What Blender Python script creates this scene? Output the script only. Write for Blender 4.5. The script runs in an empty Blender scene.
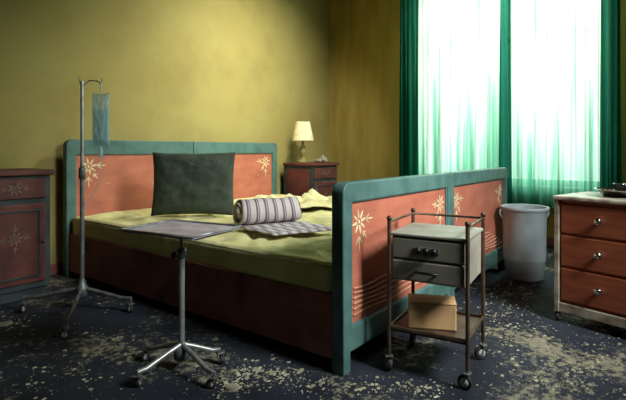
import bpy, bmesh, math, random
from mathutils import Vector, Matrix, noise
random.seed(7)
F=475.0; H=1.0; HY=150.0
CA=math.atan2(603,475)
R0=-math.radians(51.8)
cr=(math.cos(R0),math.sin(R0)); cf=(-math.sin(R0),math.cos(R0))
def W(r,d): return (cr[0]*r+cf[0]*d, cr[1]*r+cf[1]*d)
def G(px,py,z=0.0):
    d=F*(H-z)/(py-HY); r=(px-313)/F*d
    return W(r,d)
sc=bpy.context.scene
# ---------------- materials
def lin(c): return tuple(((x/255.0)/12.92 if x/255.0<=0.04045 else ((x/255.0+0.055)/1.055)**2.4) for x in c)+(1,)
def mat(name,c1,c2=None,scale=6.0,rough=0.6,metal=0.0,bump=0.0,bscale=60.0,thr=(0.4,0.65),detail=8,stretch=None,spec=0.4,trans=0.0,alpha=1.0,wear=None,wsoft=.06):
    m=bpy.data.materials.new(name); m.use_nodes=True
    nt=m.node_tree; b=nt.nodes['Principled BSDF']
    b.inputs['Roughness'].default_value=rough; b.inputs['Metallic'].default_value=metal
    b.inputs['Specular IOR Level'].default_value=spec
    b.inputs['Transmission Weight'].default_value=trans
    b.inputs['Alpha'].default_value=alpha
    tc=nt.nodes.new('ShaderNodeTexCoord'); mp=nt.nodes.new('ShaderNodeMapping')
    nt.links.new(tc.outputs['Object'],mp.inputs['Vector'])
    if stretch: mp.inputs['Scale'].default_value=stretch
    if c2 is None: c2=tuple(x*0.8 for x in c1)
    n=nt.nodes.new('ShaderNodeTexNoise'); n.inputs['Scale'].default_value=scale; n.inputs['Detail'].default_value=detail
    nt.links.new(mp.outputs[0],n.inputs['Vector'])
    cr_=nt.nodes.new('ShaderNodeValToRGB'); cr_.color_ramp.elements[0].position=thr[0]; cr_.color_ramp.elements[1].position=thr[1]
    cr_.color_ramp.elements[0].color=lin(c1); cr_.color_ramp.elements[1].color=lin(c2)
    nt.links.new(n.outputs['Fac'],cr_.inputs['Fac']); col=cr_.outputs['Color']
    if wear:
        n4=nt.nodes.new('ShaderNodeTexNoise'); n4.inputs['Scale'].default_value=wear[1]; n4.inputs['Detail'].default_value=10; n4.inputs['Roughness'].default_value=.7
        nt.links.new(mp.outputs[0],n4.inputs['Vector'])
        r4=nt.nodes.new('ShaderNodeValToRGB'); r4.color_ramp.elements[0].position=wear[2]; r4.color_ramp.elements[1].position=wear[2]+wsoft
        nt.links.new(n4.outputs['Fac'],r4.inputs['Fac'])
        mx=nt.nodes.new('ShaderNodeMixRGB'); mx.inputs['Color2'].default_value=lin(wear[0])
        nt.links.new(r4.outputs['Color'],mx.inputs['Fac']); nt.links.new(col,mx.inputs['Color1']); col=mx.outputs['Color']
    nt.links.new(col,b.inputs['Base Color'])
    if bump>0:
        n2=nt.nodes.new('ShaderNodeTexNoise'); n2.inputs['Scale'].default_value=bscale; n2.inputs['Detail'].default_value=6
        nt.links.new(mp.outputs[0],n2.inputs['Vector'])
        bp=nt.nodes.new('ShaderNodeBump'); bp.inputs['Strength'].default_value=bump; bp.inputs['Distance'].default_value=0.02
        nt.links.new(n2.outputs['Fac'],bp.inputs['Height']); nt.links.new(bp.outputs[0],b.inputs['Normal'])
    return m
M_wallB=mat('wall_olive',(164,152,92),(154,140,80),2.0,0.9,bump=0.05,bscale=25,thr=(0.3,0.75),detail=4,wear=((138,124,72),1.6,.5),wsoft=.35)
M_wallR=mat('wall_ochre',(176,154,82),(150,128,62),3.0,0.85,bump=0.08,bscale=18,thr=(0.3,0.75),stretch=(1,3,0.5),detail=4)
M_plain=mat('wall_plain',(104,100,80),None,3,0.9)
M_ceil=mat('ceiling_plaster',(130,130,114),None,3,0.9)
M_teal=mat('paint_teal',(84,118,112),(64,96,92),9,0.5,bump=0.1,thr=(0.4,0.7),wear=((128,132,112),14,.66))
M_red=mat('paint_salmon_red',(190,114,90),(164,94,76),5,0.55,bump=0.08,thr=(0.35,0.7),wear=((204,158,124),10,.62),stretch=(1,1,2.2))
M_redD=mat('paint_dark_red',(154,92,82),(116,70,62),5,0.6,bump=0.12,thr=(0.35,0.7),wear=((80,52,48),5,.58),wsoft=.15)
M_nred=mat('paint_nightstand_red',(106,58,50),(80,44,40),6,0.55,bump=0.1)
M_nteal=mat('paint_nightstand_slate',(58,70,72),(42,52,56),6,0.55,bump=0.1)
M_cream=mat('paint_cream',(230,216,170),(198,176,130),20,0.6)
M_dimcream=mat('paint_faded_cream',(130,110,90),(96,76,62),20,0.6)
M_ripple=mat('paint_ripple',(220,160,132),(194,130,106),20,0.5)
M_matt=mat('mattress_fabric',(228,222,166),(206,198,134),5,0.95,bump=0.7,bscale=9,thr=(0.35,0.7),wear=((168,150,94),3.0,.62),wsoft=.12)
M_pipe=mat('mattress_piping',(218,210,160),None,10,0.9)
M_pillow=mat('pillow_dark_green',(62,72,60),(48,58,48),12,0.8,bump=0.35,bscale=60)
M_cloth=mat('cloth_pale',(226,220,172),(206,198,144),6,0.9,bump=0.3,bscale=20)
M_steel=mat('brushed_steel',(184,188,186),(146,150,150),18,0.35,0.6)
M_steelD=mat('dull_steel',(132,136,134),(96,100,98),18,0.45,0.5)
M_wheel=mat('caster_rubber_grey',(190,188,182),(150,150,146),30,0.6)
M_tyre=mat('caster_rubber_black',(44,42,42),None,30,0.6)
M_tray=mat('tray_mauve',(216,204,220),(176,164,190),9,0.35,0.1,thr=(0.4,0.6))
M_brown=mat('trolley_brown',(92,74,58),(64,50,40),14,0.45,0.2)
M_grey=mat('trolley_drawer_grey',(160,156,144),(134,128,114),8,0.5,thr=(0.35,0.7),wear=((104,94,78),12,.64))
M_card=mat('cardboard_tan',(220,178,130),(200,156,110),12,0.8)
M_black=mat('handle_black',(18,18,18),None,10,0.4)
M_bin=mat('bin_plastic',(176,188,190),(152,164,168),6,0.45,thr=(0.35,0.7))
M_dres=mat('dresser_orange_wood',(154,84,54),(118,62,40),5,0.5,stretch=(1,1,5),thr=(0.35,0.7))
M_trim=mat('dresser_pale_trim',(180,172,156),(124,112,98),14,0.45)
M_chrome=mat('chrome',(200,200,200),None,10,0.15,1.0)
M_shade=mat('lampshade_linen',(246,236,196),(226,212,166),20,0.8,bump=0.2)
M_lbase=mat('lamp_base_ceramic',(140,134,80),(110,100,60),10,0.4)
M_debris=mat('plaster_flakes',(200,194,166),(120,114,98),8,0.95,thr=(0.35,0.65))
M_wframe=mat('window_frame_white',(236,240,232),None,10,0.5)
def stripe_mat():
    m=bpy.data.materials.new('towel_stripes'); m.use_nodes=True; nt=m.node_tree; b=nt.nodes['Principled BSDF']
    b.inputs['Roughness'].default_value=0.95
    uv=nt.nodes.new('ShaderNodeUVMap'); sp=nt.nodes.new('ShaderNodeSeparateXYZ'); nt.links.new(uv.outputs[0],sp.inputs[0])
    mu=nt.nodes.new('ShaderNodeMath'); mu.operation='MULTIPLY'; mu.inputs[1].default_value=6.5; nt.links.new(sp.outputs[0],mu.inputs[0])
    fr=nt.nodes.new('ShaderNodeMath'); fr.operation='FRACT'; nt.links.new(mu.outputs[0],fr.inputs[0])
    r=nt.nodes.new('ShaderNodeValToRGB'); r.color_ramp.interpolation='CONSTANT'
    e=r.color_ramp.elements; e[0].color=lin((196,188,184)); e[1].position=0.40; e[1].color=lin((108,90,108))
    for p,c in ((0.60,(182,172,170)),(0.70,(122,104,120)),(0.82,(200,192,186))):
        k=e.new(p); k.color=lin(c)
    nt.links.new(fr.outputs[0],r.inputs['Fac']); nt.links.new(r.outputs['Color'],b.inputs['Base Color'])
    n=nt.nodes.new('ShaderNodeTexNoise'); n.inputs['Scale'].default_value=120
    bp=nt.nodes.new('ShaderNodeBump'); bp.inputs['Strength'].default_value=0.4; bp.inputs['Distance'].default_value=0.01
    nt.links.new(n.outputs['Fac'],bp.inputs['Height']); nt.links.new(bp.outputs[0],b.inputs['Normal'])
    return m
M_towel=stripe_mat()
def floor_mat():
    m=bpy.data.materials.new('floor_dirty_carpet'); m.use_nodes=True; nt=m.node_tree; b=nt.nodes['Principled BSDF']
    b.inputs['Roughness'].default_value=0.8; b.inputs['Specular IOR Level'].default_value=0.25
    tc=nt.nodes.new('ShaderNodeTexCoord')
    n=nt.nodes.new('ShaderNodeTexNoise'); n.inputs['Scale'].default_value=3; n.inputs['Detail'].default_value=10
    nt.links.new(tc.outputs['Object'],n.inputs['Vector'])
    r=nt.nodes.new('ShaderNodeValToRGB'); r.color_ramp.elements[0].position=.35; r.color_ramp.elements[1].position=.7
    r.color_ramp.elements[0].color=lin((30,35,46)); r.color_ramp.elements[1].color=lin((50,56,68))
    nt.links.new(n.outputs['Fac'],r.inputs['Fac'])
    n2=nt.nodes.new('ShaderNodeTexNoise'); n2.inputs['Scale'].default_value=26; n2.inputs['Detail'].default_value=14; n2.inputs['Roughness'].default_value=.8
    nt.links.new(tc.outputs['Object'],n2.inputs['Vector'])
    n3=nt.nodes.new('ShaderNodeTexNoise'); n3.inputs['Scale'].default_value=2.2; n3.inputs['Detail'].default_value=4
    nt.links.new(tc.outputs['Object'],n3.inputs['Vector'])
    ad=nt.nodes.new('ShaderNodeMath'); ad.operation='MULTIPLY_ADD'; ad.inputs[1].default_value=.7
    nt.links.new(n3.outputs['Fac'],ad.inputs[0]); nt.links.new(n2.outputs['Fac'],ad.inputs[2])
    r2=nt.nodes.new('ShaderNodeValToRGB'); r2.color_ramp.elements[0].position=.91; r2.color_ramp.elements[1].position=.99
    nt.links.new(ad.outputs[0],r2.inputs['Fac'])
    mx=nt.nodes.new('ShaderNodeMixRGB'); mx.inputs['Color2'].default_value=lin((152,146,124))
    nt.links.new(r2.outputs['Color'],mx.inputs['Fac']); nt.links.new(r.outputs['Color'],mx.inputs['Color1']); nt.links.new(mx.outputs['Color'],b.inputs['Base Color'])
    bp=nt.nodes.new('ShaderNodeBump'); bp.inputs['Strength'].default_value=.6; bp.inputs['Distance'].default_value=.02
    nt.links.new(n2.outputs['Fac'],bp.inputs['Height']); nt.links.new(bp.outputs[0],b.inputs['Normal'])
    return m
M_floor=floor_mat()
def sheer_mat(name,colb,colt,tcol,fac,var,zs=(.4,1.9)):
    m=bpy.data.materials.new(name); m.use_nodes=True; nt=m.node_tree
    nt.nodes.remove(nt.nodes['Principled BSDF']); out=nt.nodes['Material Output']
    t=nt.nodes.new('ShaderNodeBsdfTransparent'); t.inputs[0].default_value=tcol
    tl=nt.nodes.new('ShaderNodeBsdfTranslucent'); df=nt.nodes.new('ShaderNodeBsdfDiffuse')
    tc=nt.nodes.new('ShaderNodeTexCoord'); mp=nt.nodes.new('ShaderNodeMapping'); mp.inputs['Scale'].default_value=(1,11,0.4)
    nt.links.new(tc.outputs['Object'],mp.inputs['Vector'])
    n=nt.nodes.new('ShaderNodeTexNoise'); n.inputs['Scale'].default_value=1.3; n.inputs['Detail'].default_value=5; nt.links.new(mp.outputs[0],n.inputs['Vector'])
    sp=nt.nodes.new('ShaderNodeSeparateXYZ'); nt.links.new(tc.outputs['Object'],sp.inputs[0])
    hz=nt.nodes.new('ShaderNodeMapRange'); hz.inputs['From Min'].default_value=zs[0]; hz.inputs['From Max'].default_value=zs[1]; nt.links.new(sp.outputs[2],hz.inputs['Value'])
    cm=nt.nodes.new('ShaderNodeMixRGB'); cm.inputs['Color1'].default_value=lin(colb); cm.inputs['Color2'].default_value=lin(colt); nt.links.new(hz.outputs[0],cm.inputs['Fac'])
    r=nt.nodes.new('ShaderNodeValToRGB'); r.color_ramp.elements[0].position=.36; r.color_ramp.elements[1].position=.58
    r.color_ramp.elements[0].color=(.30,.55,.46,1); r.color_ramp.elements[1].color=(1,1,1,1)
    nt.links.new(n.outputs['Fac'],r.inputs['Fac'])
    ml=nt.nodes.new('ShaderNodeMixRGB'); ml.blend_type='MULTIPLY'; ml.inputs['Fac'].default_value=1
    nt.links.new(cm.outputs[0],ml.inputs['Color1']); nt.links.new(r.outputs['Color'],ml.inputs['Color2'])
    nt.links.new(ml.outputs['Color'],tl.inputs[0]); nt.links.new(ml.outputs['Color'],df.inputs[0])
    m1=nt.nodes.new('ShaderNodeMixShader'); m1.inputs[0].default_value=.25
    nt.links.new(tl.outputs[0],m1.inputs[1]); nt.links.new(df.outputs[0],m1.inputs[2])
    m2=nt.nodes.new('ShaderNodeMixShader')
    mr=nt.nodes.new('ShaderNodeMapRange'); mr.inputs['From Min'].default_value=.35; mr.inputs['From Max'].default_value=.65
    mr.inputs['To Min'].default_value=min(1,fac+var); mr.inputs['To Max'].default_value=max(0,fac-var)
    nt.links.new(n.outputs['Fac'],mr.inputs['Value']); nt.links.new(mr.outputs[0],m2.inputs[0])
    nt.links.new(t.outputs[0],m2.inputs[1]); nt.links.new(m1.outputs[0],m2.inputs[2]); nt.links.new(m2.outputs[0],out.inputs[0])
    return m
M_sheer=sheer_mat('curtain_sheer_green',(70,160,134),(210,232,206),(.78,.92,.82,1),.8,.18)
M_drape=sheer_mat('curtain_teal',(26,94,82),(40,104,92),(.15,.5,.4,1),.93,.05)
def glassy(name,col,fac):
    m=bpy.data.materials.new(name); m.use_nodes=True; nt=m.node_tree; b=nt.nodes['Principled BSDF']
    b.inputs['Base Color'].default_value=lin(col); b.inputs['Roughness'].default_value=.15
    t=nt.nodes.new('ShaderNodeBsdfTransparent'); t.inputs[0].default_value=(.85,.95,1,1)
    mx=nt.nodes.new('ShaderNodeMixShader'); mx.inputs[0].default_value=fac
    nt.links.new(t.outputs[0],mx.inputs[1]); nt.links.new(b.outputs[0],mx.inputs[2]); nt.links.new(mx.outputs[0],nt.nodes['Material Output'].inputs[0])
    return m
M_bag=glassy('iv_bag_plastic',(190,220,220),.4)
M_fluid=glassy('iv_fluid_blue',(120,175,185),.4)
# ---------------- helpers
def empty(name,loc=(0,0,0),rz=0):
    e=bpy.data.objects.new(name,None); sc.collection.objects.link(e); e.location=loc; e.rotation_euler=(0,0,rz); e.empty_display_size=.1; return e
def addmesh(name,me,m,parent=None,loc=(0,0,0),rot=(0,0,0),smooth=False):
    o=bpy.data.objects.new(name,me); sc.collection.objects.link(o)
    if m: me.materials.clear(); me.materials.append(m)
    o.location=loc; o.rotation_euler=rot
    if parent: o.parent=parent
    if smooth:
        for p in me.polygons: p.use_smooth=True
    return o
def box(name,c,s,m,parent=None,bev=.004,rot=(0,0,0)):
    bm=bmesh.new(); bmesh.ops.create_cube(bm,size=1); bmesh.ops.scale(bm,vec=s,verts=bm.verts)
    if bev>0:
        b=min(bev,min(s)*.4); bmesh.ops.bevel(bm,geom=bm.edges[:],offset=b,segments=2,affect='EDGES',profile=.5)
    me=bpy.data.meshes.new(name); bm.to_mesh(me); bm.free()
    return addmesh(name,me,m,parent,c,rot)
def bx(name,a,b,m,parent=None,bev=.004):
    c=[(a[i]+b[i])/2 for i in range(3)]; s=[abs(b[i]-a[i]) for i in range(3)]
    return box(name,c,s,m,parent,bev)
def tube(name,pts,r,m,parent=None,seg=12,cyclic=False):
    cu=bpy.data.curves.new(name,'CURVE'); cu.dimensions='3D'; sp=cu.splines.new('POLY'); sp.points.add(len(pts)-1)
    for i,p in enumerate(pts): sp.points[i].co=(p[0],p[1],p[2],1)
    sp.use_cyclic_u=cyclic; cu.bevel_depth=r; cu.bevel_resolution=3; cu.use_fill_caps=True
    o=bpy.data.objects.new(name,cu); sc.collection.objects.link(o)
    dg=bpy.context.evaluated_depsgraph_get(); me=bpy.data.meshes.new_from_object(o.evaluated_get(dg))
    bpy.data.objects.remove(o); return addmesh(name,me,m,parent,smooth=True)
def lathe(name,prof,m,parent=None,loc=(0,0,0),seg=32,rot=(0,0,0)):
    bm=bmesh.new(); rings=[]
    for (r,z) in prof:
        if r<1e-5: rings.append([bm.verts.new((0,0,z))])
        else: rings.append([bm.verts.new((r*math.cos(2*math.pi*i/seg),r*math.sin(2*math.pi*i/seg),z)) for i in range(seg)])
    for a,b in zip(rings,rings[1:]):
        for i in range(seg):
            j=(i+1)%seg
            if len(a)==1 and len(b)==1: continue
            if len(a)==1: bm.faces.new((a[0],b[i],b[j]))
            elif len(b)==1: bm.faces.new((a[i],a[j],b[0]))
            else: bm.faces.new((a[i],a[j],b[j],b[i]))
    bmesh.ops.recalc_face_normals(bm,faces=bm.faces)
    me=bpy.data.meshes.new(name); bm.to_mesh(me); bm.free()
    o=addmesh(name,me,m,parent,loc,rot,True)
    return o
def ring2d(name,outer,holes,th,m,parent,mat4,bev=.004):
    cu=bpy.data.curves.new(name,'CURVE'); cu.dimensions='2D'; cu.fill_mode='BOTH'
    for pl in [outer]+holes:
        sp=cu.splines.new('POLY'); sp.points.add(len(pl)-1)
        for i,p in enumerate(pl): sp.points[i].co=(p[0],p[1],0,1)
        sp.use_cyclic_u=True
    cu.extrude=th/2-bev; cu.bevel_depth=bev; cu.bevel_resolution=2; cu.offset=-bev
    o=bpy.data.objects.new(name,cu); sc.collection.objects.link(o)
    dg=bpy.context.evaluated_depsgraph_get(); me=bpy.data.meshes.new_from_object(o.evaluated_get(dg)); bpy.data.objects.remove(o)
    me.transform(Matrix.Rotation(math.pi/2,4,'X')); me.transform(mat4)
    return addmesh(name,me,m,parent)
def rrect(x0,x1,z0,z1,rl=.0,rr=.0,n=8):
    p=[(x0,z0),(x1,z0)]
    if rr>0: p+=[(x1-rr+rr*math.cos(t),z1-rr+rr*math.sin(t)) for t in [math.pi/2*i/n for i in range(n+1)]]
    else: p.append((x1,z1))
    if rl>0: p+=[(x0+rl-rl*math.sin(t),z1-rl+rl*math.cos(t)) for t in [math.pi/2*i/n for i in range(n+1)]]
    else: p.append((x0,z1))
    return p
def flower(name,cx,cz,R,y,m,parent,n=8,leaves=True,sgn=-1,spread=None):
    bm=bmesh.new()
    def ell(c,ang,L,Wd,off):
        vs=[]
        for i in range(10):
            t=2*math.pi*i/10; px=off+L/2+L/2*math.cos(t); pz=Wd/2*math.sin(t)*(1.25-.5*(.5+.5*math.cos(t)))
            vs.append(bm.verts.new((c[0]+px*math.cos(ang)-pz*math.sin(ang),y,c[1]+px*math.sin(ang)+pz*math.cos(ang))))
        bm.faces.new(vs)
    for k in range(n): ell((cx,cz),2*math.pi*k/n+.2,R*.72,R*.22,R*.24)
    ell((cx,cz),0,R*.3,R*.3,-R*.15)
    if leaves:
        for (dx,dz,a,L) in spread or []:
            ell((cx+dx*R,cz+dz*R),a,R*L,R*.13,0)
            ell((cx+dx*R,cz+dz*R),a+.6,R*L*.6,R*.11,0)
            ell((cx+dx*R,cz+dz*R),a-.6,R*L*.6,R*.11,0)
    r=bmesh.ops.extrude_face_region(bm,geom=bm.faces[:]); bmesh.ops.translate(bm,vec=(0,.0015,0),verts=[v for v in r['geom'] if isinstance(v,bmesh.types.BMVert)])
    bmesh.ops.recalc_face_normals(bm,faces=bm.faces)
    me=bpy.data.meshes.new(name); bm.to_mesh(me); bm.free(); return addmesh(name,me,m,parent)
def caster(parent,x,y,r=.026,tag='1',rot=0.3,top=.09,m=None):
    tube('caster_stem_'+tag,[(x,y,top),(x,y,2*r+.004)],.006,M_steelD,parent)
    c,s=math.cos(rot),math.sin(rot)
    ax=(c,s); ps=(-s,c)
    wx,wy=x+ps[0]*.012,y+ps[1]*.012
    for k in (-1,1):
        tube('caster_fork_%s_%d'%(tag,k+1),[(x+ax[0]*.013*k,y+ax[1]*.013*k,2*r+.006),(wx+ax[0]*.013*k,wy+ax[1]*.013*k,r)],.004,M_steelD,parent)
    box('caster_crown_'+tag,(x,y,2*r+.007),(.036,.026,.007),M_steelD,parent,.002,(0,0,rot))
    prof=[(0,-.009),(r*.5,-.009),(r*.55,-.006),(r*.72,-.006),(r*.76,-.01),(r*.95,-.009),(r,-.005),(r,.005),(r*.95,.009),(r*.76,.01),(r*.72,.006),(r*.55,.006),(r*.5,.009),(0,.009)]
    lathe('caster_tyre_'+tag,prof,M_tyre,parent,(wx,wy,r),24,(0,math.pi/2,rot))
    for k in (-1,1):
        lathe('caster_hub_%s_%d'%(tag,k+1),[(0,-.002),(r*.62,-.002),(r*.62,.002),(0,.002)],m or M_wheel,parent,(wx+ax[0]*.0095*k,wy+ax[1]*.0095*k,r),20,(0,math.pi/2,rot))
def knob(parent,name,x,y,z,m,r=.014):
    lathe(name,[(0,0),(r*.5,0),(r*.45,r*.6),(r,r*1.1),(r*.9,r*1.7),(0,r*1.9)],m,parent,(x,y,z),18,(math.pi/2,0,0))
# ---------------- room
XW=5.44; YW=3.98; XL=-1.6; YF=-2.6; CH=3.15
bx('floor',(XL-.1,YF-.1,-.1),(XW+.2,YW+.1,0),M_floor,None,0)
bx('ceiling',(XL-.1,YF-.1,CH),(XW+.2,YW+.1,CH+.1),M_ceil,None,0)
bx('wall_back',(XL-.1,YW,0),(XW+.2,YW+.12,CH),M_wallB,None,0)
bx('wall_left',(XL-.12,YF,0),(XL,YW,CH),M_plain,None,0)
bx('wall_front',(XL-.1,YF-.12,0),(XW+.2,YF,CH),M_plain,None,0)
wy0,wy1,wz0,wz1=.62,2.62,.62,2.95
bmw=bmesh.new()
def addb(a,b):
    r=bmesh.ops.create_cube(bmw,size=1); c=[(a[i]+b[i])/2 for i in range(3)]; s=[abs(b[i]-a[i]) for i in range(3)]
    bmesh.ops.scale(bmw,vec=s,verts=r['verts']); bmesh.ops.translate(bmw,vec=c,verts=r['verts'])
addb((XW,YF,0),(XW+.2,wy0,CH)); addb((XW,wy1,0),(XW+.2,YW,CH)); addb((XW,wy0,0),(XW+.2,wy1,wz0)); addb((XW,wy0,wz1),(XW+.2,wy1,CH))
me=bpy.data.meshes.new('wall_right'); bmw.to_mesh(me); bmw.free(); addmesh('wall_right',me,M_wallR)
bx('baseboard_back',(XL,YW-.015,0),(XW-.015,YW,.09),M_redD)
bx('baseboard_right',(XW-.015,YF,0),(XW,YW,.09),M_redD)
wn=empty('window_1',(XW+.08,(wy0+wy1)/2,0))
hw=(wy1-wy0)/2
for i,(a,b) in enumerate([((-.03,-hw,wz0),(.04,-hw+.06,wz1)),((-.03,hw-.06,wz0),(.04,hw,wz1)),((-.03,-.05,wz0),(.04,.05,wz1)),((-.03,-hw,wz0),(.04,hw,wz0+.07)),((-.03,-hw,wz1-.07),(.04,hw,wz1)),((-.02,-hw,2.2),(.02,hw,2.24))]):
    bx('frame_%d'%i,a,b,M_wframe,wn)
bx('sill',(-.14,-hw-.04,wz0-.04),(.02,hw+.04,wz0),M_wframe,wn)
def Yp(px,X):
    t=(px-313)/F; d=X/(cr[0]*t+cf[0]); return cr[1]*t*d+cf[1]*d
def curtain(name,y0,y1,z0,z1,X,amp,folds,m,parent,sd):
    nx=int(folds*10); nz=24; bm=bmesh.new(); g=[]
    for j in range(nz+1):
        row=[]; v=j/nz; z=z0+(z1-z0)*v
        for i in range(nx+1):
            u=i/nx
            ph=u*folds*2*math.pi+1.2*noise.noise(Vector((u*6,sd,v*.6)))
            a=amp*(.6+.5*noise.noise(Vector((u*9,sd+5,v))))*(1.15-.35*v)
            yy=y0+(y1-y0)*u+.012*math.sin(ph*.5+v*2)
            row.append(bm.verts.new((X+a*math.sin(ph),yy,z+(.012*math.sin(ph*.5) if j==0 else 0))))
        g.append(row)
    for j in range(nz):
        for i in range(nx): bm.faces.new((g[j][i],g[j][i+1],g[j+1][i+1],g[j+1][i]))
    me=bpy.data.meshes.new(name); bm.to_mesh(me); bm.free(); return addmesh(name,me,m,parent,smooth=True)
cz0,cz1=.42,3.0; XC=5.3
cs=empty('curtains')
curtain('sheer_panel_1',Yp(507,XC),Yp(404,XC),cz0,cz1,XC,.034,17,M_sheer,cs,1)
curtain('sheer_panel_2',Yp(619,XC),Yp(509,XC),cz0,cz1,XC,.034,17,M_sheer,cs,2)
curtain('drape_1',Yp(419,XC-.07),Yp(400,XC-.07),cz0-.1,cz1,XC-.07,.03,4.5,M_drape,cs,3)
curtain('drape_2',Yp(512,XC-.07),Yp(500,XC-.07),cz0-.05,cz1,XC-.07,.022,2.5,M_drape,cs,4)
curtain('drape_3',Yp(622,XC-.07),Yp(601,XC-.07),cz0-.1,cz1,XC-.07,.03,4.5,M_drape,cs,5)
tube('curtain_rod',[(XC-.03,.3,cz1+.02),(XC-.03,3.0,cz1+.02)],.014,M_brown,cs)
# ---------------- bed
BX0,BX1=1.725,4.16; FY=1.22; HYB=3.84; BM=(BX0+BX1)/2
bed=empty('double_bed',(BM,(FY+HYB)/2,0))
hwid=(BX1-BX0)/2; hl=(HYB-FY)/2
def board(tag,y,ztop,th,front,zrb,zpt):
    for k,(a,b) in enumerate(((-hwid,-.003),(.003,hwid))):
        outer=rrect(a,b,.0,ztop,.05 if k==0 else .025,.05 if k==1 else .025)
        st=.075; inn=.05
        xa=a+(st if k==0 else inn); xb=b-(st if k==1 else inn)
        outer=[(a,0),(a+.06,0),(a+.06,.09),(b-.06,.09),(b-.06,0)]+outer[1:]
        hole=[(xa,zrb),(xa,zpt),(xb,zpt),(xb,zrb)]
        ring2d('%s_frame_%d'%(tag,k),outer,[hole],th,M_teal,bed,Matrix.Translation((0,y,0)),.007)
        bx('%s_panel_%d'%(tag,k),(xa-.01,y-th*.22,zrb-.01),(xb+.01,y+th*.22,zpt+.01),M_red,bed,.002)
        yf=y-th*.22-.0015
        for n_,(p,q) in enumerate([((xa,zrb),(xb,zrb)),((xa,zpt),(xb,zpt)),((xa,zrb),(xa,zpt)),((xb,zrb),(xb,zpt))]):
            tube('%s_mould_%d_%d'%(tag,k,n_),[(p[0],y-th*.3,p[1]),(q[0],y-th*.3,q[1])],.007,M_teal,bed)
        R=.062 if tag=='footboard' else .075
        offs=.08 if tag=='footboard' else .11
        for s,(cx,dirx) in enumerate(((xa+offs,-1),(xb-offs,1))):
            if tag=='headboard' and ((k==0 and s==1) or (k==1 and s==0)): continue
            ix=-dirx
            sp=[(0,-1.1,-1.57,1.2),(.9*ix,.1,0 if ix>0 else math.pi,1.1),(.5*ix,-.8,-.8 if ix>0 else -2.34,.8)]
            flower('%s_flower_%d_%d'%(tag,k,s),cx,zpt-.10,R,yf,M_cream,bed,8,True,-1,sp)
        if tag=='footboard':
            for j in range(6):
                L=(xb-xa-.06)*(1-.06*j)
                pts=[(xa+.03+L*t/24,yf-.001,zrb+.04+.024*j+.005*math.sin(t*.55+j*.5)) for t in range(25)]
                tube('footboard_ripple_%d_%d'%(k,j),pts,.005,M_ripple,bed)
board('headboard',hl,1.083,.06,1,.42,.965)
board('footboard',-hl,.854,.066,1,.2,.765)
for s in (-1,1):
    bx('side_rail_%d'%s,(s*hwid-(.0 if s<0 else .035)+(.02 if s<0 else -.02),-hl+.03,.05),(s*hwid+(.035 if s<0 else 0)+(.02 if s<0 else -.02),hl-.03,.345),M_redD,bed)
bx('slat_base',(-hwid+.06,-hl+.04,.26),(hwid-.06,hl-.04,.31),M_redD,bed)
def rbox(name,size,r,cuts,m,loc,disp,parent=None):
    bm=bmesh.new(); bmesh.ops.create_cube(bm,size=1); bmesh.ops.subdivide_edges(bm,edges=bm.edges[:],cuts=cuts,use_grid_fill=True)
    hs=Vector(size)/2
    for v in bm.verts:
        p=Vector([math.copysign(1-(1-abs(2*v.co[i]))**1.5,v.co[i])*hs[i] for i in range(3)])
        q=Vector([max(-(hs[i]-r),min(hs[i]-r,p[i])) for i in range(3)])
        d=p-q
        if d.length>1e-6: p=q+d.normalized()*r
        v.co=p
        v.co+=disp(p,hs)
    me=bpy.data.meshes.new(name); bm.to_mesh(me); bm.free(); return addmesh(name,me,m,parent,loc,smooth=True)
def mdisp(sd):
    def f(p,hs):
        ed=min(1,max(0,min(hs.x-abs(p.x),hs.y-abs(p.y))/.12))
        if p.z>0:
            q=.008*math.cos(p.x*20)*math.cos(p.y*20)
            rg=(1-abs(noise.noise(Vector((p.x*3.2+p.y*1.5,p.y*4.2-p.x,sd)))))**5*.024
            wr=.018*noise.turbulence(Vector((p.x*5,p.y*5,sd)),3,False)
            return Vector((0,0,(q+wr+rg+.014*noise.noise(Vector((p.x*2.5,p.y*2.5,sd)))-.030)*ed))
        return Vector((0,0,0))
    return f
ML=HYB-FY-.09
for k,cx in enumerate(((BX0+BM)/2+.012,(BX1+BM)/2-.012)):
    mt=empty('mattress' if k==0 else 'mattress.001',(cx,(FY+HYB)/2,.403))
    rbox('body',(hwid-.03,ML,.17),.045,70,M_matt,(0,0,0),mdisp(k*3.3),mt)
    w=(hwid-.03)/2-.010; l=ML/2-.010
    for z in (.062,-.055):
        tube('piping_%s'%('top' if z>0 else 'bottom'),[(-w+.02,-l,z),(w-.02,-l,z),(w,-l+.02,z),(w,l-.02,z),(w-.02,l,z),(-w+.02,l,z),(-w,l-.02,z),(-w,-l+.02,z)],.007,M_pipe,mt,cyclic=True)
MZ=.49
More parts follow.
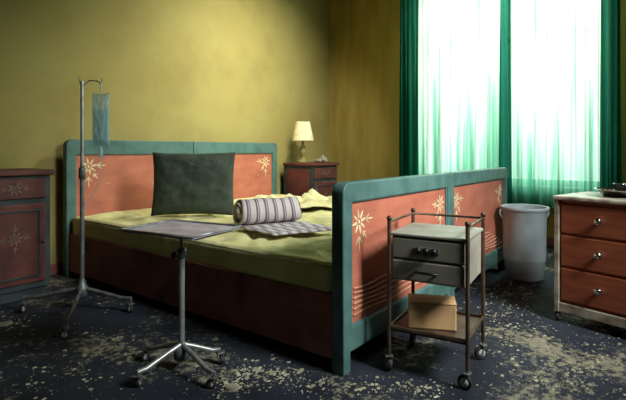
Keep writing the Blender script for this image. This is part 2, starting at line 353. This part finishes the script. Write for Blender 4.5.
def pillow(name,w,h,t,m):
    bm=bmesh.new(); N=40; gs=[]
    for s in (-1,1):
        g=[]
        for j in range(N+1):
            row=[]
            for i in range(N+1):
                u=-1+2*i/N; v=-1+2*j/N
                th=t/2*max(0,(1-abs(u)**2.6)*(1-abs(v)**2.6))**.55
                pin=1-.06*(1-abs(u)**2)*abs(v)**3; pin2=1-.05*(1-abs(v)**2)*abs(u)**3
                wr=t*.10*noise.turbulence(Vector((u*2.5,v*2.5,s)),3,False)*(1-abs(u)**4)*(1-abs(v)**4)
                row.append(bm.verts.new((u*w/2*pin2,s*(th+wr),v*h/2*pin)))
            g.append(row)
        gs.append(g)
        for j in range(N):
            for i in range(N):
                f=(g[j][i],g[j][i+1],g[j+1][i+1],g[j+1][i]); bm.faces.new(f if s<0 else f[::-1])
    bmesh.ops.remove_doubles(bm,verts=bm.verts,dist=.0005); bmesh.ops.recalc_face_normals(bm,faces=bm.faces)
    me=bpy.data.meshes.new(name); bm.to_mesh(me); bm.free(); return addmesh(name,me,m,smooth=True)
pl=pillow('pillow',.65,.5,.2,M_pillow)
px_,py_=W(-.94,3.74); pl.location=(px_,py_,MZ+.244); pl.rotation_euler=(-.1,0,R0+.06)
def towel():
    prof=[]; Rr=.092; TL=.42
    for i in range(14): prof.append((-TL+TL*i/14,.006+.006*math.sin(i*1.3)))
    turns=3.6; n=110
    for i in range(n+1):
        t=i/n; ang=-math.pi/2+t*turns*2*math.pi; rad=Rr*(1-.82*t)
        prof.append((rad*math.cos(ang),Rr+rad*math.sin(ang)))
    L=.43; nx=20; bm=bmesh.new(); uvl=bm.loops.layers.uv.new('UVMap'); rows=[]
    acc=[0]
    for a,b in zip(prof,prof[1:]): acc.append(acc[-1]+math.hypot(b[0]-a[0],b[1]-a[1]))
    for k,(a,z) in enumerate(prof):
        row=[]
        for i in range(nx+1):
            u=i/nx-.5
            sk=.05*max(0,-a)/.3
            w=1+.06*math.sin(k*.15)
            nz_=.008*noise.noise(Vector((u*5,k*.12,2)))
            row.append(bm.verts.new((u*L*w+(sk if k<14 else 0)+.004*math.sin(k*.5),a+nz_,max(.004,z+nz_*.6))))
        rows.append(row)
    for k in range(len(rows)-1):
        for i in range(nx):
            f=bm.faces.new((rows[k][i],rows[k][i+1],rows[k+1][i+1],rows[k+1][i]))
            for lp,uv in zip(f.loops,((acc[k],i/nx),(acc[k],(i+1)/nx),(acc[k+1],(i+1)/nx),(acc[k+1],i/nx))): lp[uvl].uv=(uv[1],uv[0])
    me=bpy.data.meshes.new('rolled_towel'); bm.to_mesh(me); bm.free()
    o=addmesh('rolled_towel',me,M_towel,smooth=True); s=o.modifiers.new('thick','SOLIDIFY'); s.thickness=.009; s.offset=0
    return o
tw=towel(); x,y=W(-.30,3.2); tw.location=(x,y,MZ+.008); tw.rotation_euler=(0,0,R0+.5)
def crumple(name,w,h,amp,m,loc,rz,sd,parent=None,sc_=4):
    N=44; bm=bmesh.new(); g=[]
    for j in range(N+1):
        row=[]
        for i in range(N+1):
            u=i/N-.5; v=j/N-.5
            n1=noise.turbulence(Vector((u*sc_+sd,v*sc_,sd)),3,False)
            env=max(0,1-(2*max(abs(u),abs(v)))**3)
            sx=1+.25*noise.noise(Vector((v*3,sd,1))); sy=1+.25*noise.noise(Vector((u*3,sd,7)))
            row.append(bm.verts.new((u*w*sx,v*h*sy,.006+amp*abs(n1)*(.25+.75*env))))
        g.append(row)
    for j in range(N):
        for i in range(N): bm.faces.new((g[j][i],g[j][i+1],g[j+1][i+1],g[j+1][i]))
    me=bpy.data.meshes.new(name); bm.to_mesh(me); bm.free()
    o=addmesh(name,me,m,parent,loc,(0,0,rz),True); s=o.modifiers.new('t','SOLIDIFY'); s.thickness=.006; s.offset=0; return o
x,y=W(-.12,4.4); crumple('crumpled_bed_sheet',1.1,.6,.19,M_cloth,(x,y,MZ+.0),R0-.1,3.1)
# ---------------- nightstands
def nightstand(name,x0,x1,y0,y1,top,mf):
    e=empty(name,((x0+x1)/2,(y0+y1)/2,0)); w=(x1-x0)/2; d=(y1-y0)/2
    bx('carcass',(-w,-d+.012,.07),(w,d,top-.03),M_nteal,e)
    bx('top',(-w-.02,-d-.02,top-.035),(w+.02,d,top),M_nred,e,.008)
    bx('plinth',(-w+.02,-d+.03,0),(w-.02,d-.02,.07),M_nteal,e)
    bx('drawer_front',(-w+.035,-d-.002,top-.19),(w-.035,-d+.014,top-.055),M_nred,e,.006)
    bx('door_front',(-w+.035,-d-.002,.11),(w-.035,-d+.014,top-.225),M_nred,e,.006)
    ring2d('door_moulding',rrect(-w+.07,w-.07,.15,top-.265,0,0),[[(-w+.082,.162),(-w+.082,top-.277),(w-.082,top-.277),(w-.082,.162)]],.012,M_nteal,e,Matrix.Translation((0,-d-.004,0)),.002)
    sp=[(1.0,0,0,1.1),(-1.0,0,math.pi,1.1)]
    flower('drawer_flower',0,top-.12,.05,-d-.004,mf,e,8,True,-1,sp)
    sp=[(1.0,0,0,1.1),(-1.0,0,math.pi,1.1),(0,1,1.57,1),(0,-1,-1.57,1.0)]
    flower('door_flower',0,(.11+top-.225)/2+.04,.05,-d-.004,mf,e,8,True,-1,sp)
    knob(e,'drawer_knob',0,-d-.004,top-.085,M_brown,.008); knob(e,'door_knob',w-.055,-d-.002,.38,M_brown,.011)
    for k,sx in enumerate((-1,1)): bx('side_rib_%d'%k,(sx*w-.006,-d+.05,.12),(sx*w+.006,d-.05,top-.07),M_nred,e,.004)
    return e
nightstand('nightstand',1.01,1.46,3.45,3.9,.865,M_dimcream)
nightstand('nightstand.001',4.35,4.86,3.43,3.88,.845,M_dimcream)
lp=empty('table_lamp',(4.5,3.7,.845))
lathe('base',[(0,0),(.075,0),(.078,.012),(.05,.03),(.025,.05),(.03,.08),(.05,.12),(.052,.15),(.035,.19),(.018,.22),(.014,.26),(0,.26)],M_lbase,lp)
lathe('stem',[(0,.25),(.009,.25),(.009,.36),(.018,.37),(.018,.42),(0,.42)],M_steelD,lp)
lathe('shade',[(.135,.27),(.132,.29),(.09,.49),(.085,.50),(.083,.498),(.128,.29),(.132,.271),(.135,.27)],M_shade,lp)
for k in range(3):
    a=k*2.094; tube('spider_%d'%k,[(0,0,.42),(.087*math.cos(a),.087*math.sin(a),.48)],.003,M_steelD,lp)
lathe('bulb',[(0,.42),(.012,.42),(.03,.45),(.028,.47),(0,.485)],M_cream,lp)
crumple('folded_cloth',.17,.14,.1,M_grey,(4.73,3.58,.85),.3,5.5,None,3)
# ---------------- IV stand
def star_base(e,ends,zc,m,r=.011,cr_=.026):
    for k,(x,y,rt) in enumerate(ends):
        tube('leg_%d'%k,[(0,0,zc+.03),(x*.35,y*.35,zc+.01),(x*.8,y*.8,zc-.02),(x,y,zc-.02)],r,m,e)
        caster(e,x,y,cr_,str(k),rt,zc-.012)
ivx,ivy=W(-1.444,2.97)
iv=empty('iv_stand',(ivx,ivy,0))
targets=[(1.60,2.68),G(67,338),(1.20,3.22),(1.61,3.28)]
star_base(iv,[(a-ivx,b-ivy,i*1.1) for i,(a,b) in enumerate(targets)],.11,M_steelD,.011,.024)
tube('pole_lower',[(0,0,.1),(0,0,.85)],.0135,M_steelD,iv)
tube('pole_upper',[(0,0,.8),(0,0,1.43)],.010,M_steel,iv)
lathe('hub',[(0,.09),(.035,.09),(.035,.14),(.02,.17),(.014,.2),(0,.2)],M_steelD,iv)
lathe('height_collar',[(0,.82),(.02,.82),(.02,.88),(.012,.9),(0,.9)],M_steelD,iv)
hx,hy=cr
for s in (-1,1):
    tube('hook_%d'%s,[(0,0,1.40),(s*hx*.05,s*hy*.05,1.435),(s*hx*.10,s*hy*.10,1.43),(s*hx*.115,s*hy*.115,1.415),(s*hx*.125,s*hy*.125,1.43),(s*hx*.125,s*hy*.125,1.45)] if s>0 else [(0,0,1.40),(-hx*.015,-hy*.015,1.43),(-hx*.02,-hy*.02,1.455)],.004,M_steel,iv)
bo=.118
bagc=pillow('iv_bag_body',.112,.34,.05,M_bag); bagc.parent=iv; bagc.location=(hx*bo,hy*bo,1.19); bagc.rotation_euler=(0,0,R0)
fl=pillow('iv_bag_fluid',.094,.22,.036,M_fluid); fl.parent=iv; fl.location=(hx*bo,hy*bo,1.15); fl.rotation_euler=(0,0,R0)
tube('bag_loop',[(hx*bo,hy*bo,1.415),(hx*bo,hy*bo,1.35)],.004,M_steel,iv)
lathe('drip_chamber',[(0,.95),(.01,.95),(.012,.97),(.012,1.0),(.006,1.02),(0,1.025)],M_bag,iv,(hx*bo,hy*bo,0),16)
tp=[(hx*bo*(1-t*.9)+hx*.03*math.sin(t*6),hy*bo*(1-t*.9)+hy*.03*math.sin(t*6),.95-.45*t+.12*max(0,t-.7)) for t in [i/20 for i in range(21)]]
tube('drip_tube',tp,.0025,M_bag,iv)
# ---------------- tray stand
tx,ty=W(-.60,2.17); ta=R0-math.radians(27)
ts=empty('instrument_tray_stand',(tx,ty,0),ta)
ends=[]
for i,(p,q) in enumerate(((137,388),(214,389),(147,360),(220,363))):
    gx,gy=G(p,q); dx,dy=gx-tx,gy-ty; ends.append((dx*math.cos(-ta)-dy*math.sin(-ta),dx*math.sin(-ta)+dy*math.cos(-ta),i*1.3+.4))
star_base(ts,ends,.085,M_steel,.011,.021)
tube('column_lower',[(0,0,.07),(0,0,.52)],.014,M_steel,ts)
tube('column_upper',[(0,0,.5),(0,0,.625)],.009,M_steel,ts)
lathe('column_collar',[(0,.51),(.022,.51),(.022,.545),(.013,.555),(0,.555)],M_steelD,ts)
lathe('base_hub',[(0,.05),(.035,.05),(.035,.09),(.02,.11),(0,.11)],M_steelD,ts)
tube('height_screw',[(0,0,.53),(0,-.045,.53)],.005,M_steelD,ts); lathe('screw_knob',[(0,0),(.014,0),(.014,.015),(0,.015)],M_black,ts,(0,-.04,.53),16,(math.pi/2,0,0))
tube('tray_support_frame',[(-.19,-.12,.63),(.19,-.12,.63),(.19,.12,.63),(-.19,.12,.63)],.006,M_steel,ts,cyclic=True)
tube('tray_support_bar',[(0,-.12,.627),(0,.12,.627)],.007,M_steel,ts)
tw_,td_=.21,.165
bx('tray_plate',(-tw_,-td_,.635),(tw_,td_,.641),M_tray,ts,.002)
tube('tray_rim',[(-tw_,-td_,.645),(tw_,-td_,.645),(tw_,td_,.645),(-tw_,td_,.645)],.005,M_steel,ts,cyclic=True)
# ---------------- trolley
a_tr=-math.radians(30)
fx,fy=.345,2.15; a=a_tr; Lw,Dw=.345,.34
ccr=fx+Lw/2*math.cos(a)-Dw/2*math.sin(a); ccd=fy+Lw/2*math.sin(a)+Dw/2*math.cos(a)
x,y=W(ccr,ccd); tr=empty('medical_trolley',(x,y,0),R0+a); trx,try_=x,y
w,d=Lw/2,Dw/2
for k,(sx,sy) in enumerate(((-1,-1),(1,-1),(1,1),(-1,1))):
    tube('post_%d'%k,[(sx*w,sy*d,.085),(sx*w,sy*d,.69)],.009,M_brown,tr)
    lathe('post_cap_%d'%k,[(0,.685),(.012,.685),(.012,.695),(.006,.703),(0,.703)],M_brown,tr,(sx*w,sy*d,0),14)
    caster(tr,sx*w,sy*d,.031,str(k),.5+k*.9,.095,M_wheel)
for z,nm in ((.675,'top_rail'),(.2,'shelf_rail')):
    tube(nm,[(-w,-d,z),(-w,d,z),(w,d,z),(w,-d,z)]+([] if z>.5 else [(-w,-d,z)]),.006,M_brown,tr)
bx('cabinet',(-w+.008,-d+.015,.415),(w-.008,d-.01,.615),M_grey,tr,.005)
bx('cabinet_top',(-w-.002,-d-.003,.615),(w+.002,d,.628),M_grey,tr,.004)
for k,(z0,z1) in enumerate(((.517,.608),(.422,.51))):
    bx('drawer_%d'%k,(-w+.014,-d-.001,z0),(w-.014,-d+.02,z1),M_grey,tr,.006)
    zc=(z0+z1)/2
    if k==0:
        bx('handle_plate',(-.055,-d-.006,zc-.012),(.055,-d,zc+.012),M_steelD,tr,.003)
        for s in (-1,0,1): knob(tr,'handle_lobe_%d'%s,s*.034,-d-.004,zc,M_black,.016)
    else:
        tube('handle_bar',[(-.045,-d,zc),(-.045,-d-.016,zc),(.045,-d-.016,zc),(.045,-d,zc)],.006,M_black,tr)
bx('lower_shelf',(-w,-d,.185),(w,d,.197),M_brown,tr,.003)
for s,(p,q) in enumerate((((-w,-d),(w,-d)),((w,-d),(w,d)),((w,d),(-w,d)),((-w,d),(-w,-d)))):
    tube('shelf_lip_%d'%s,[(p[0],p[1],.205),(q[0],q[1],.205)],.005,M_brown,tr)
bxx,bxy=W(ccr-.035,ccd-.03)
cb=empty('cardboard_box',(bxx,bxy,.198),R0-math.radians(12))
bx('carton',(-.105,-.065,0),(.105,.065,.115),M_card,cb,.006)
bx('lid_flap_front',(-.106,-.066,.1155),(.106,-.001,.119),M_card,cb,.001)
bx('lid_flap_rear',(-.106,.001,.1155),(.106,.066,.119),M_card,cb,.001)
# ---------------- bin
x,y=W(1.655,3.72)
bn=empty('waste_bin',(x,y-.0,0))
R1,R2,hb=.138,.168,.56
prof=[(0,0),(R1-.012,0),(R1,.01),(R1+.01,.14),(R1+.013,.145),(R1+.016,.16),(R2-.008,hb-.06),(R2,hb-.05),(R2,hb-.03),(R2+.008,hb-.025),(R2+.012,hb-.006),(R2+.006,hb),(R2-.006,hb-.004),(R2-.012,hb-.04),(R1-.008,.02),(0,.015)]
lathe('bin_body',prof,M_bin,bn,seg=40)
for s in (-1,1): tube('bin_handle_%d'%s,[(s*(R2+.004)*hx,s*(R2+.004)*hy,hb-.09),(s*(R2+.022)*hx,s*(R2+.022)*hy,hb-.06),(s*(R2+.022)*hx,s*(R2+.022)*hy,hb-.03),(s*(R2+.004)*hx,s*(R2+.004)*hy,hb-.02)],.006,M_bin,bn)
# ---------------- chest of drawers
ang=math.atan2(-.80,.60)
fr_,fd=1.43,2.78
ex=(math.cos(ang),math.sin(ang)); ey=(-ex[1],ex[0])
DL,DD=.54,.42
cx=fr_+ex[0]*DL/2+ey[0]*DD/2; cd=fd+ex[1]*DL/2+ey[1]*DD/2
x,y=W(cx,cd); dr=empty('chest_of_drawers',(x,y,0),R0+ang)
w,d=DL/2,DD/2; tz=.735
for k,(sx,sy) in enumerate(((-1,-1),(1,-1),(1,1),(-1,1))):
    bx('corner_post_%d'%k,(sx*w-.014,sy*d-.014,.06),(sx*w+.014,sy*d+.014,tz-.02),M_trim,dr,.004)
    caster(dr,sx*w,sy*d,.027,str(k),.4+k,.075)
bx('carcass',(-w+.01,-d+.015,.1),(w-.01,d-.01,tz-.02),M_dres,dr)
bx('top_slab',(-w-.02,-d-.025,tz-.025),(w+.02,d+.02,tz),M_trim,dr,.008)
bx('bottom_rail',(-w-.005,-d-.008,.06),(w+.005,-d+.02,.115),M_trim,dr,.005)
zs=[.13,.33,.52,.70]
for k in range(3):
    bx('drawer_%d'%k,(-w+.022,-d-.006,zs[k]),(w-.022,-d+.02,zs[k+1]-.012),M_dres,dr,.007)
    knob(dr,'knob_%d'%k,-.04,-d-.006,(zs[k]+zs[k+1])/2,M_chrome,.02)
bx('side_panel',(-w-.004,-d+.04,.13),(-w+.012,d-.04,tz-.06),M_dres,dr,.004)
td=empty('metal_dish',(x,y,tz))
lathe('dish',[(0,.002),(.1,.002),(.13,.035),(.145,.04),(.143,.044),(.125,.038),(.098,.008),(0,.008)],M_chrome,td)
tube('tongs_1',[(-.17,.05,.048),(.1,-.1,.05)],.005,M_chrome,td); tube('tongs_2',[(-.15,.09,.048),(.1,-.09,.05)],.005,M_chrome,td)
lathe('cup',[(0,.008),(.03,.008),(.035,.07),(.04,.072),(.038,.074),(.03,.07),(.026,.012),(0,.012)],M_chrome,td,(.03,.02,0))
# ---------------- debris
bm=bmesh.new()
def flake(x,y,s):
    n=random.randint(4,7); a0=random.random()*6.28; t=s*random.uniform(.08,.25)
    tl=Vector((random.uniform(-.2,.2),random.uniform(-.2,.2)))
    bot=[];top=[]
    el=random.uniform(.5,1)
    for i in range(n):
        a=a0+2*math.pi*i/n; r=s*random.uniform(.6,1)
        dx,dy=r*math.cos(a),r*math.sin(a)*el
        z=.001+max(0,dx*tl.x+dy*tl.y)
        bot.append(bm.verts.new((x+dx,y+dy,z))); top.append(bm.verts.new((x+dx*.9,y+dy*.9,z+t)))
    bm.faces.new(top); bm.faces.new(bot[::-1])
    for i in range(n): bm.faces.new((bot[i],bot[(i+1)%n],top[(i+1)%n],top[i]))
def free(x,y,m=.03):
    if BX0-m<x<BX1+m and FY-.04-m<y<HYB+.1: return False
    if .95<x<1.5 and y>3.4: return False
    if math.hypot(x-bn.location.x,y-bn.location.y)<.2: return False
    if math.hypot(x-trx,y-try_)<.16 : return False
    if math.hypot(x-ivx,y-ivy)<.12 : return False
    if x>XW-.05 or y>YW-.05: return False
    for (a_,b_) in targets:
        if math.hypot(x-a_,y-b_)<.07: return False
    for sx in (-1,1):
        for sy in (-1,1):
            lx,ly=sx*Lw/2,sy*Dw/2; aa=R0+a_tr
            if math.hypot(x-(trx+lx*math.cos(aa)-ly*math.sin(aa)),y-(try_+lx*math.sin(aa)+ly*math.cos(aa)))<.06: return False
    return True
cl=[(255,372,45,10,300),(235,385,20,8,100),(330,385,60,8,150),(510,330,50,25,300),(560,370,60,20,230),(600,350,25,20,120),(520,288,25,8,120),(500,310,30,10,130),(12,322,14,10,70),(60,375,60,20,80),(120,300,30,10,50),(590,315,30,10,30),(420,390,60,8,120),(290,350,20,8,100),(100,345,50,15,50)]
for (a_,b_,sa,sb,n) in cl:
    for i in range(n):
        p=random.gauss(a_,sa*.6); q=max(225,random.gauss(b_,sb*.6)); X_,Y_=G(p,q)
        if free(X_,Y_): flake(X_,Y_,random.choice((.003,.004,.005,.006,.008,.013)))
for i in range(1300):
    p=random.uniform(-60,690); q=random.uniform(255,430); X_,Y_=G(p,q)
    if free(X_,Y_): flake(X_,Y_,random.choice((.002,.003,.004,.006)))
for (p,q,s) in ((232,388,.045),(6,325,.05),(215,340,.02),(300,372,.03),(560,300,.03)):
    X_,Y_=G(p,q); flake(X_,Y_,s)
me=bpy.data.meshes.new('plaster_debris'); bm.to_mesh(me); bm.free(); addmesh('plaster_debris',me,M_debris)
# ---------------- lights
def area(name,loc,tgt,size,e,col,sy=None,spread=None):
    l=bpy.data.lights.new(name,'AREA'); l.energy=e; l.color=col; l.size=size
    if sy: l.shape='RECTANGLE'; l.size_y=sy
    if spread: l.spread=spread
    o=bpy.data.objects.new(name,l); sc.collection.objects.link(o); o.location=loc
    o.rotation_euler=(Vector(tgt)-Vector(loc)).to_track_quat('-Z','Y').to_euler(); return o
area('window_daylight',(XW+.9,1.6,2.0),(3.0,1.8,.6),2.2,180,(.94,1,.95),2.4)
area('back_wall_fill',(3.6,2.3,3.0),(3.6,3.7,1.5),.5,35,(1,.98,.82),None,math.radians(105))  # added fill aimed at the back wall for its bright centre, no fixture modelled
area('room_fill',(2.1,-1.3,2.6),(2.65,1.7,.4),.9,36,(.95,1,.97),None,math.radians(72))
wd=bpy.data.worlds.new('World'); sc.world=wd; wd.use_nodes=True
wd.node_tree.nodes['Background'].inputs[0].default_value=(.96,1,.95,1); wd.node_tree.nodes['Background'].inputs[1].default_value=1.75
sc.view_settings.view_transform='Standard'
cam=bpy.data.cameras.new('Camera'); co=bpy.data.objects.new('Camera',cam); sc.collection.objects.link(co)
co.location=(0,0,H); co.rotation_euler=(math.pi/2,0,R0); cam.sensor_width=36; cam.lens=36*F/626; cam.shift_y=-50/626; cam.clip_start=.05
sc.camera=co
